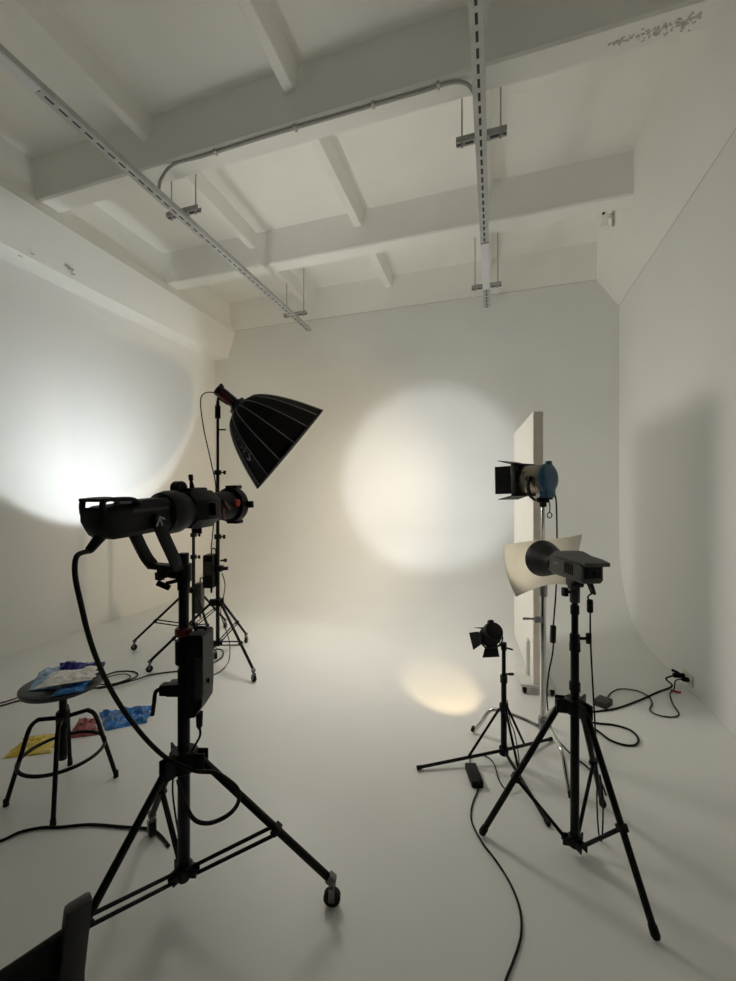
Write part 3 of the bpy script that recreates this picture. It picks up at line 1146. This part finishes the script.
ML = thing('studio_flash', 'dark grey studio flash with a round black reflector on the right foreground tripod', 'studio lamp', pM - UP * .1)
mb = MB()
mo = lambda s, w, h, c, zo=0: [MSP(s, x, z + zo) for x, z in ((-w + c, -h), (w - c, -h), (w, -h + c), (w, h - c), (w - c, h), (-w + c, h), (-w, h - c), (-w, -h + c))]
loft(mb, [mo(-.125, .046, .040, .012, -.004), mo(-.115, .050, .045, .012, -.002), mo(.05, .050, .046, .012), mo(.10, .050, .048, .016), mo(.135, .048, .048, .02)])
mbod = mb.build('lamp_body', 'mgrey', ML)
mb = MB()
mb.prism([MSP(s, -.052, z) for s, z in ((-.148, .030), (-.148, .046), (-.10, .054), (-.03, .058), (.03, .070), (.075, .068), (.10, .05), (.05, .044), (-.13, .040))], sM * .104)
mb.build('top_cover', 'mgrey', ML)
mb = MB()
mb.box(MSP(-.126, .0, .004), (.070, .004, .050), BM_, .002)
mb.lathe([(0, .013), (.010, .012)], MSP(-.127, .012, -.006), -axM, 16)
mb.box(MSP(-.128, -.022, .012), (.016, .006, .022), BM_, .002)
mb.build('rear_panel', 'plastic', mbod)
mb = MB()
for k in range(5):
    mb.box(MSP(-.06 + k * .014, -.051, .005), (.003, .005, .045), BM_)
mb.build('vent_grille', 'slot', mbod)
mb = MB()
mb.box(MSP(.065, -.0512, .012), (.002, .045, .010), BM_)
mb.build('faint_print', 'logod', mbod)
mb = MB()
mb.lathe([(.12, .044), (.125, .050), (.145, .052), (.17, .062), (.235, .082), (.255, .087), (.259, .087), (.255, .082), (.17, .056), (.14, .041)], pM, axM, 40, caps=False)
mb.build('reflector', 'plastic', ML)
mb = MB()
mb.lathe([(.155, .001), (.155, .03), (.165, .026), (.175, .001)], pM, axM, 20, caps=False)
mb.build('flash_tube', 'plate', ML)
mb = MB()
mb.box(MSP(0, 0, -.062), (.05, .055, .04), BM_, .006)
mb.rod(pM - UP * .145, pM - UP * .05, .020, 18)
mb.box(MSP(-.03, -.03, -.075), (.03, .03, .026), BM_, .006)
mb.build('tilt_bracket', 'dgrey', ML)
mb = MB()
mb.cyl(MSP(0, -.02, -.108), MSP(0, -.04, -.108), .007)
mb.box(MSP(0, -.047, -.108), (.022, .024, .036), BM_, .005)
mb.build('tilt_knob', 'plastic', ML)
mb = MB()
mb.prism([MSP(-.07, x, z) for x, z in ((.018, -.045), (.036, -.045), (.054, -.10), (.050, -.108), (.044, -.106))], axM * .022)
mb.build('tilt_handle', 'plastic', ML)
light('POINT', 'flash_modelling_light', MSP(.20), None, .8, (1, .9, .74), ML, shadow_soft_size=.03)

# diffusion paper clipped in front of the reflector
TL, TR, BLc, BRc = PX(504, 545, 2.02), PX(583, 534, 2.16), PX(516, 597, 1.98), PX(574, 584, 2.12)


def paper(u, v):
    top = TL.lerp(TR, u)
    bot = BLc.lerp(BRc, u)
    p = top.lerp(bot, v)
    p = p + axM * (.055 * math.sin(PI * min(1, u * 1.15 + .0)) * (1 - .25 * v)) - UP * (.0)
    p = p + UP * (.022 * math.sin(PI * u) ** 1.0 * (-1 if v < .5 else 1) * abs(1 - 2 * v) * .5)
    p = p + sideR * (.016 * math.sin(PI * v) * (1 - u)) * -1 + axM * .010 * math.sin(7 * u + 3 * v)
    return p


mb = MB()
mb.sheet(paper, 24, 14, .0012)
o = mb.build('diffusion_paper', 'paper')
tag(o, 'curled cream diffusion paper hung over the front of the studio flash reflector', 'paper sheet')

# power cable of the flash with an inline ferrite
pts = [MSP(-.06, .047, -.10), PX(588, 597, 1.60), PX(590, 606, 1.60), PX(590.5, 640, 1.61), PX(593, 690, 1.63), PX(595, 725, 1.66), PX(597, 770, 1.70), PX(597, 805, 1.73), PX(599, 835, 1.74), PX(602, 838, 1.75), PX(603, 800, 1.75), PX(600, 775, 1.75)]
FCB = thing('flash_cable', 'thin black cable with a plug hanging from the grey studio flash down its tripod', 'cable', pts[3])
MB().tube(curve(pts), .0033).build('cord', 'rubber', FCB)
MB().lathe([(-.026, .008), (-.022, .0115), (.022, .0115), (.026, .008)], PX(590, 606, 1.60), UP, 14).build('connector', 'plastic', FCB)

# ------------------------------------------------------------------ small LED lamp on low stand
cK = W(.768, 2.285, 0)
fK = [FL(418, 770), FL(551, 741), W(.815, 1.83, 0)]
KS = thing('small_light_stand', 'small low black tripod stand carrying the little barn door lamp', 'light stand', cK)
segs = [(.05, .30, .0165), (.27, .47, .0145), (.45, .66, .011)]
for (z0, z1, r) in segs:
    MB().rod(cK + UP * z0, cK + UP * z1, r, 18).build('pole', 'black', KS)
mb = MB()
for z, r in ((.30, .024), (.46, .020), (.055, .026)):
    mb = MB()
    mb.lathe([(-.022, r * .85), (-.018, r), (.018, r), (.022, r * .85)], cK + UP * z, UP, 18)
    mb.build('collar', 'plastic', KS)
mb = MB()
mb.cyl(cK + UP * .49, cK + sideR * .035 + UP * .485, .005)
mb.box(cK + sideR * .042 + UP * .487, (.03, .012, .014), BB, .004)
mb.cyl(cK + UP * .64, cK + sideR * .05 + UP * .625, .005)
mb.build('clamp_knob', 'black', KS)
for f in fK:
    d = V((f.x - cK.x, f.y - cK.y, 0))
    L = d.length
    d.normalize()
    b0 = V((cK.x, cK.y, 0))
    mb = MB()
    mb.rod(b0 + d * .02 + UP * .055, b0 + d * L + UP * .013, .0085, 12)
    lg = mb.build('leg', 'black', KS)
    MB().lathe([(-.02, .0105), (.006, .0115)], b0 + d * L + UP * .0125, d - UP * .05, 12).build('rubber_foot', 'rubber', lg)
    mb = MB()
    mb.rod(b0 + d * .026 + UP * .295, b0 + d * (L * .42) + UP * .042, .007, 10)
    mb.build('brace', 'black', KS)

pK = PX(491.5, 634, 2.26)
axK = (W(.585, 3.10, 0) - pK).normalized()
sK, aK, uK = basis(axK)
BK = (sK, aK, uK)
KL = thing('barn_door_lamp', 'little black lamp with barn doors tilted down over the floor', 'studio lamp', pK - UP * .08)


def KP(s, x=0, z=0):
    return pK + axK * s + sK * x + uK * z


mb = MB()
mb.lathe([(-.055, .030), (-.050, .048), (-.035, .052), (.03, .052), (.035, .048)], pK, axK, 26)
for k in range(4):
    mb.lathe([(-.03 + k * .014, .052), (-.028 + k * .014, .055), (-.024 + k * .014, .055), (-.022 + k * .014, .052)], pK, axK, 26, caps=False)
mb.box(KP(-.03, 0, .055), (.03, .03, .02), BK, .005)
mb.build('housing', 'black', KL)
mb = MB()
mb.lathe([(.030, .046), (.036, .058), (.046, .058), (.046, .048)], pK, axK, 26, caps=False)
mb.build('door_ring', 'black', KL)
mb = MB()
mb.lathe([(.034, .001), (.038, .03), (.034, .046), (.03, .046), (.03, .001)], pK, axK, 24, caps=False)
mb.build('lens', 'lensw', KL, label='warm lit lens')
for (dx, dz), L, sp in (((-1, 0), .062, .65), ((1, 0), .062, .5), ((0, 1), .058, .5), ((0, -1), .062, .80)):
    out = sK * dx + uK * dz
    tan = sK if dz else uK
    dirn = (axK * math.cos(sp) + out * math.sin(sp)).normalized()
    h0 = KP(.048) + out * .052
    nn = dirn.cross(tan).normalized()
    poly = [h0 - tan * .036, h0 + tan * .036, h0 + dirn * L + tan * .050, h0 + dirn * L - tan * .050]
    mb = MB()
    mb.prism([p - nn * .001 for p in poly], nn * .002)
    mb.cyl(h0 - tan * .03, h0 + tan * .03, .004, seg=8)
    mb.build('barn_door', 'black', KL)
mb = MB()
for s in (-1, 1):
    mb.flat(curve([KP(0, s * .06), KP(0, s * .063) - UP * .04, KP(0, s * .035) - UP * .075 + V((0, 0, 0))], 5), .014, .006, axK)
qk = cK + UP * .655
mb.flat([KP(0, -.037) - UP * .075, KP(0, .037) - UP * .075], .014, .006, axK)
mb.flat([KP(0) - UP * .076, qk], .018, .014, sK)
mb.lathe([(-.03, .016), (.01, .016)], qk, UP, 14)
mb.build('yoke', 'black', KL)
mb = MB()
mb.rod(KP(-.03) - UP * .03, KP(-.06, .03) - UP * .065, .012)
mb.build('tilt_handle', 'black', KL)
light('SPOT', 'barn_door_beam', KP(.05), axK, 30, (1, .76, .44), KL, spot_size=math.radians(35), spot_blend=.6, shadow_soft_size=.03)

# adapter of that lamp, lying on the floor, with both of its cords
ad = FL(474, 775, .018)
d = (FL(477, 783) - FL(468, 760)).normalized()
AD = thing('power_adapter', 'long black power adapter lying on the floor beside the small lamp stand', 'power adapter', V((ad.x, ad.y, 0)))
MB().box(ad, (.062, .15, .036), basis(d), .008).build('body', 'plastic', AD)
pts = [ad - d * .075, FL(471, 757.5, .005), FL(482, 755, .005), FL(493, 762, .005), FL(499, 780, .005), FL(506, 789.5, .005), FL(512, 787, .02), FL(519, 765, .06), PX(515, 735, 2.20), PX(510, 720, 2.25), PX(507, 700, 2.27)]
MB().tube(curve(pts), .0032).build('lamp_cord', 'rubber', AD)
pts = [ad + d * .075, FL(478, 790, .005), FL(472, 806, .005), FL(472, 822, .005), FL(482, 842, .005), FL(497, 862, .005), FL(511, 885, .005), FL(520, 910, .005), FL(521, 935, .005), FL(513, 962, .005), FL(505, 983, .005), FL(490, 1040, .005)]
MB().tube(curve(pts), .0042).build('mains_cord', 'rubber', AD)

# ------------------------------------------------------------------ right floor: outlet, adapter, cords
OY, OZ = 3.72, .085
OP = thing('wall_outlet', 'pale wall outlet plate low on the right wall', 'outlet', (XR, OY, OZ))
MB().box((XR - .006, OY, OZ), (.012, .16, .085), None, .004).build('cover_plate', 'plate', OP)
mb = MB()
for s in (-1, 1):
    mb.lathe([(0, .024), (.004, .022)], (XR - .012, OY + s * .038, OZ), (-1, 0, 0), 18)
mb.build('sockets', 'plate', OP)
ad2 = FL(603, 702, .022)
d = (FL(598, 706) - FL(610, 697)).normalized()
A2 = thing('power_adapter', 'dark grey square power adapter lying on the floor towards the right wall', 'power adapter', V((ad2.x, ad2.y, 0)))
MB().box(ad2, (.09, .115, .044), basis(d), .01).build('body', 'dgrey', A2)
pts = [ad2 - d * .058, FL(611, 693, .006), FL(620, 689, .006), FL(636, 690.5, .006), FL(648, 696, .006), FL(652, 703, .006), FL(650, 710, .006), FL(658, 715, .006), FL(672, 717, .006), FL(679, 714, .006), FL(673, 704, .006), FL(670, 694, .006), FL(674, 689, .02), V((XR - .10, OY - .04, .07)), V((XR - .05, OY - .038, OZ))]
MB().tube(curve(pts), .0045).build('cord', 'rubber', A2)
MB().rod((XR - .06, OY - .038, OZ), (XR - .014, OY - .038, OZ), .017).build('plug', 'rubber', A2)
pts = [FL(588, 712, .006), FL(600, 711, .006), FL(618, 708, .006), FL(640, 700, .006), FL(658, 692, .006), FL(672, 686, .01), V((XR - .14, OY + .03, .05)), V((XR - .06, OY + .038, OZ))]
EC = thing('extension_cord', 'thick black cord crossing the floor from the tripod to the wall outlet', 'cable', pts[3])
MB().tube(curve(pts), .0065).build('cord', 'rubber', EC)
mb = MB()
mb.rod((XR - .09, OY + .038, OZ - .006), (XR - .014, OY + .038, OZ), .019)
mb.box((XR - .07, OY + .05, OZ + .02), (.05, .03, .02), basis((.6, .3, -.4)), .005)
mb.build('plug', 'rubber', EC)
MB().tube(curve([FL(671, 690, .012), FL(676, 691.5, .014), FL(681, 692.5, .014)]), .008).build('red_sleeve', 'red', EC, label='short red sleeve')
pts = [FL(590, 722, .0065), FL(600, 723.5, .0065), FL(614, 725, .0065), FL(630, 730, .0065), FL(638, 738, .0065), FL(636, 744.5, .0065), FL(625, 745, .0065), FL(610, 740, .0065), FL(598, 731, .0065), FL(588, 725, .018)]
o = MB().tube(curve(pts), .0065).build('coiled_cable', 'rubber')
tag(o, 'black cable loop lying on the floor right of the tripod', 'cable')

# ------------------------------------------------------------------ stool (left)
fT = [FL(6, 806), FL(53, 826), FL(116, 777), FL(70, 765)]
cT = sum(fT, V()) / 4
T = thing('stool', 'round black metal workshop stool with four splayed legs and a foot ring', 'stool', cT)
seat_z = .545
mb = MB()
mb.lathe([(-.018, .145), (-.014, .170), (0, .177), (.008, .176), (.014, .165), (.016, .001)], cT + UP * seat_z, UP, 48)
mb.build('seat', 'seat', T)
mb = MB()
mb.lathe([(0, .017), (.37, .017)], cT + UP * .165, UP, 20)
for k in range(18):
    mb.lathe([(0, .017), (.004, .019), (.008, .017)], cT + UP * (.18 + k * .011), UP, 16, caps=False)
mb.build('screw_post', 'black', T)
mb = MB()
mb.lathe([(-.05, .026), (-.045, .030), (.035, .030), (.04, .026)], cT + UP * .37, UP, 20)
mb.build('collar', 'black', T)
for f in fT:
    d = V((f.x - cT.x, f.y - cT.y, 0))
    L = d.length
    d.normalize()
    b0 = V((cT.x, cT.y, 0))
    pts = [b0 + d * .025 + UP * .378, b0 + d * .09 + UP * .386, b0 + d * (L * .47) + UP * .384, b0 + d * (L * .60) + UP * .350, b0 + d * (L * .74) + UP * .235, b0 + d * L + UP * .012]
    lg = MB().tube(curve(pts, 7), .0102, 12).build('leg', 'black', T)
    MB().lathe([(-.02, .0115), (.012, .0125)], b0 + d * L + UP * .013, -UP, 12).build('rubber_foot', 'rubber', lg)
mb = MB()
mb.tube([cT + UP * .20 + V((math.cos(a), math.sin(a), 0)) * .178 for a in [2 * PI * k / 56 for k in range(56)]], .0084, 10, closed=True)
mb.build('foot_ring', 'black', T)


# crumpled film packets: a wrinkled upper skin over a flat underside
def packet(name, m, corners, zbase, hgt, seed, label, cat, freq=14.0, nu=34, nv=22, plume=0.0):
    c0, c1, c2, c3 = corners               # TL, TR, BR, BL (points on the supporting surface)

    def P(u, v):
        p = c0.lerp(c1, u).lerp(c3.lerp(c2, u), v)
        w = .006 * noise.noise(V((u * 9 + seed, v * 9, 3)))
        e = min(u, 1 - u, v, 1 - v)
        k = min(1, e * 7)
        a = abs(noise.noise(V((p.x * freq + seed, p.y * freq, seed)))) + .5 * abs(noise.noise(V((p.x * freq * 2.3, p.y * freq * 2.3 + seed, seed))))
        z = zbase + .002 + hgt * (.15 * k + a * (.25 + .75 * k)) + plume * (1 - v) ** 2 * (.5 + a)
        edge = .012 * noise.noise(V((u * 6, v * 6, seed * 1.7)))
        return V((p.x + w + edge * (1 if e < .05 else 0), p.y + w + edge * (1 if e < .05 else 0), z))

    o = MB().sheet(P, nu, nv, under=lambda p: V((p.x, p.y, zbase + .0008))).build(name, m, sharp=25)
    return tag(o, label, cat)


packet('plastic_bag', 'bagblue', [FL(99, 713), FL(152, 706), FL(147, 723), FL(105, 731)], 0, .045, 2.1, 'crumpled bright blue plastic packet on the floor behind the stool', 'plastic bag')
packet('plastic_bag', 'bagred', [FL(80, 720), FL(94, 719), FL(99, 735), FL(66, 739)], 0, .04, 5.3, 'crumpled wine red plastic packet on the floor behind the stool legs', 'plastic bag')
packet('plastic_sheet', 'bagyel', [FL(26, 737), FL(58, 734), FL(52, 753), FL(3, 759)], 0, .028, 8.7, 'yellow plastic film sheet on the floor beside the stool', 'plastic sheet')
zS = seat_z + .017
packet('plastic_bag', 'bagnavy', [FL(60, 667, zS), FL(105, 664.5, zS), FL(99, 674, zS), FL(64, 675, zS)], zS, .040, 11.2, 'crumpled navy plastic bag on the back of the stool seat', 'plastic bag', plume=.015)
packet('plastic_bag', 'bagsky', [FL(42, 671, zS), FL(63, 666, zS), FL(58, 689, zS), FL(28, 691, zS)], zS, .028, 14.9, 'crumpled pale blue plastic bag on the left of the stool seat', 'plastic bag')
packet('plastic_bag', 'bagblue', [FL(60, 688, zS), FL(90, 680, zS), FL(84, 691, zS), FL(50, 697, zS)], zS, .018, 21.4, 'small royal blue plastic scrap at the front edge of the stool seat', 'plastic bag')
zW = zS + .026
packet('paper_packet', 'white', [FL(54, 673, zW), FL(99, 667, zW), FL(93, 680, zW), FL(36, 689, zW)], zW, .020, 17.6, 'white crumpled packet lying on top of the blue bags on the stool', 'packet')

# ------------------------------------------------------------------ chair corner at the lower left
HC = .80
q0, q1 = W(-.492, .705, 0), W(-.80, .37, 0)
cd_ = (q1 - q0).normalized()
cn = V((-cd_.y, cd_.x, 0))                  # towards the camera side
if cn.dot(fwd) > 0:
    cn = -cn
CH = thing('folding_chair', 'dark folding chair with fabric back, only one corner showing below the rolling stand', 'chair', (q0 + q1) / 2)
BC = (cd_, cn, UP)
for q in (q0, q1):
    mb = MB()
    lean = -cn * .05
    s_, a_, u_ = basis(UP - cn * .06, cn)
    mb.box(q + cd_ * .028 + UP * (.45 + (HC - .45) / 2), (.040, .026, HC - .45), (cd_, cn, (UP - cd_ * .10).normalized()), .008)
    mb.build('back_post', 'post', CH)
    mb = MB()
    mb.box(q + UP * .225 + cn * .01, (.026, .034, .46), BC, .006)
    mb.build('leg', 'post', CH)
    mb = MB()
    mb.box(q + UP * .225 + cn * .40, (.026, .034, .45), BC, .006)
    mb.build('leg', 'post', CH)


def sling(u, v):
    p = q0.lerp(q1, u)
    sag = math.sin(PI * u)
    z = (HC - .050) - .05 * sag - v * .24
    return V((p.x, p.y, z)) - cn * (.012 + .05 * sag * 1.0) + cn * (.02 * (0))


mb = MB()
mb.sheet(sling, 20, 10, .006)
mb.build('fabric_back', 'sling', CH)
for v_ in (0, 1):
    MB().tube([sling(k / 20, v_) + UP * .002 for k in range(21)], .007, 8).build('hem', 'sling', CH)
mb = MB()
mb.sheet(lambda u, v: q0.lerp(q1, u) + cn * (.02 + .40 * v) + UP * (.455 - .02 * math.sin(PI * u)), 12, 8, .008)
mb.build('fabric_seat', 'sling', CH)

# ------------------------------------------------------------------ loose cables on the left
p0 = S(.045, -.01, -.052) + (-upx * .75 - ax * .75).normalized() * .055
pts = [p0, PX(77, 556, 1.17), PX(75, 574, 1.18), PX(80, 600, 1.20), PX(90, 640, 1.24), PX(104, 676, 1.29), PX(122, 708, 1.34), PX(145, 738, 1.40), PX(165, 757, 1.435), PX(180, 765, 1.44), PX(197, 771, 1.445), PX(215, 772.5, 1.46), PX(228, 780, 1.455), PX(238, 790, 1.44), PX(238, 803, 1.45), PX(228, 815, 1.46), PX(210, 823, 1.46), PX(195, 820, 1.47), PX(186, 805, 1.465), PX(178, 780, 1.46)]
o = MB().tube(curve(pts), .0075).build('spotlight_cable', 'rubber')
tag(o, 'thick black cable drooping from the rear of the long spotlight to its stand', 'cable')
pts = [FL(-40, 852, .006), FL(0, 841, .006), FL(20, 832, .006), FL(42, 827.5, .006), FL(60, 827, .006), FL(90, 824.5, .006), FL(125, 827, .006), FL(150, 829, .006), FL(160, 835, .006), FL(169, 846, .006)]
o = MB().tube(curve(pts), .0058).build('floor_cable', 'rubber')
tag(o, 'black cable running along the floor under the stool legs to the front left stand', 'cable')
pts = [FL(-30, 712, .006), FL(0, 706, .006), FL(22, 700, .006), FL(50, 697, .006), FL(85, 690, .006), FL(120, 683, .006), FL(137, 676, .006), FL(133, 671.5, .006), FL(115, 672, .006), FL(100, 679, .006), FL(96, 688, .0165), FL(112, 686, .0165), FL(136, 679.5, .0165), FL(152, 674.5, .008), FL(175, 671.5, .006), FL(195, 670, .006), FL(211, 664, .006), FL(222, 657, .006), FL(222, 650, .006), FL(212, 649, .006)]
o = MB().tube(curve(pts), .0055).build('floor_cable', 'rubber')
tag(o, 'long black cable looping on the floor behind the stool to the rear stands', 'cable')
pts = [FL(-30, 709, .006), FL(0, 703, .006), FL(20, 697, .006), FL(34, 692, .006), FL(60, 689, .006), FL(90, 684, .006), FL(108, 677, .017), FL(125, 674, .017), FL(130, 678, .006), FL(112, 684, .006), FL(98, 684, .006)]
o = MB().tube(curve(pts), .0045).build('floor_cable', 'rubber')
tag(o, 'thinner black cable curling on the floor just beyond the stool seat', 'cable')
# lamp cable of the softbox head down its stand
pts = [nk - axS * .22 + sS * -.0 - uS * .03, PX(205, 393, 3.52), PX(200.5, 402, 3.53), PX(204, 430, 3.54), PX(211, 462, 3.55), PX(216, 490, 3.55), PX(213, 530, 3.53), PX(211, 549, 3.53)]
o = MB().tube(curve(pts), .005).build('softbox_cable', 'rubber')
tag(o, 'thin black cable hanging from the softbox lamp head to the power box below', 'cable')
pts = [PX(222, 573, 3.56), PX(225, 585, 3.55), PX(223, 600, 3.55), PX(221, 615, 3.50), PX(229, 640, 3.45), FL(229, 660, .02), FL(222, 670, .006), FL(213, 675, .006)]
o = MB().tube(curve(pts), .004).build('mains_cable', 'rubber')
tag(o, 'thin black cable dropping from the softbox stand clamp to the floor', 'cable')
# faint hanging wires at the lower brace of the front stand
pts = [cA + UP * .50 - sideR * .045 + fwd * .03, cA + UP * .35 - sideR * .07 + fwd * .06, cA + UP * .16 - sideR * .03 + fwd * .04]
o = MB().tube(curve(pts), .0035).build('thin_cable', 'rubber')
tag(o, 'thin black wire strung between the hub and lower collar of the front left stand', 'cable')

# ------------------------------------------------------------------ world, camera, view
w = bpy.data.worlds.new('world')
w.use_nodes = True
w.node_tree.nodes['Background'].inputs['Color'].default_value = (.05, .05, .05, 1)
w.node_tree.nodes['Background'].inputs['Strength'].default_value = .1
SC.world = w

cam = bpy.data.cameras.new('camera')
cam.sensor_fit = 'HORIZONTAL'
cam.sensor_width = 36
cam.lens = 36 * F / 736
cam.shift_y = (HY - 490.5) / 736
cam.clip_start = .02
co = bpy.data.objects.new('camera', cam)
COL.objects.link(co)
co.location = (0, 0, H)
co.rotation_euler = (PI / 2, 0, YAW)
SC.camera = co

vs = SC.view_settings
vs.view_transform = 'Standard'
vs.look = 'None'
vs.gamma = 1
vs.exposure = 0
vs.use_curve_mapping = False
cy = SC.cycles
cy.max_bounces = 14
cy.diffuse_bounces = 10
cy.glossy_bounces = 4
cy.use_denoising = True
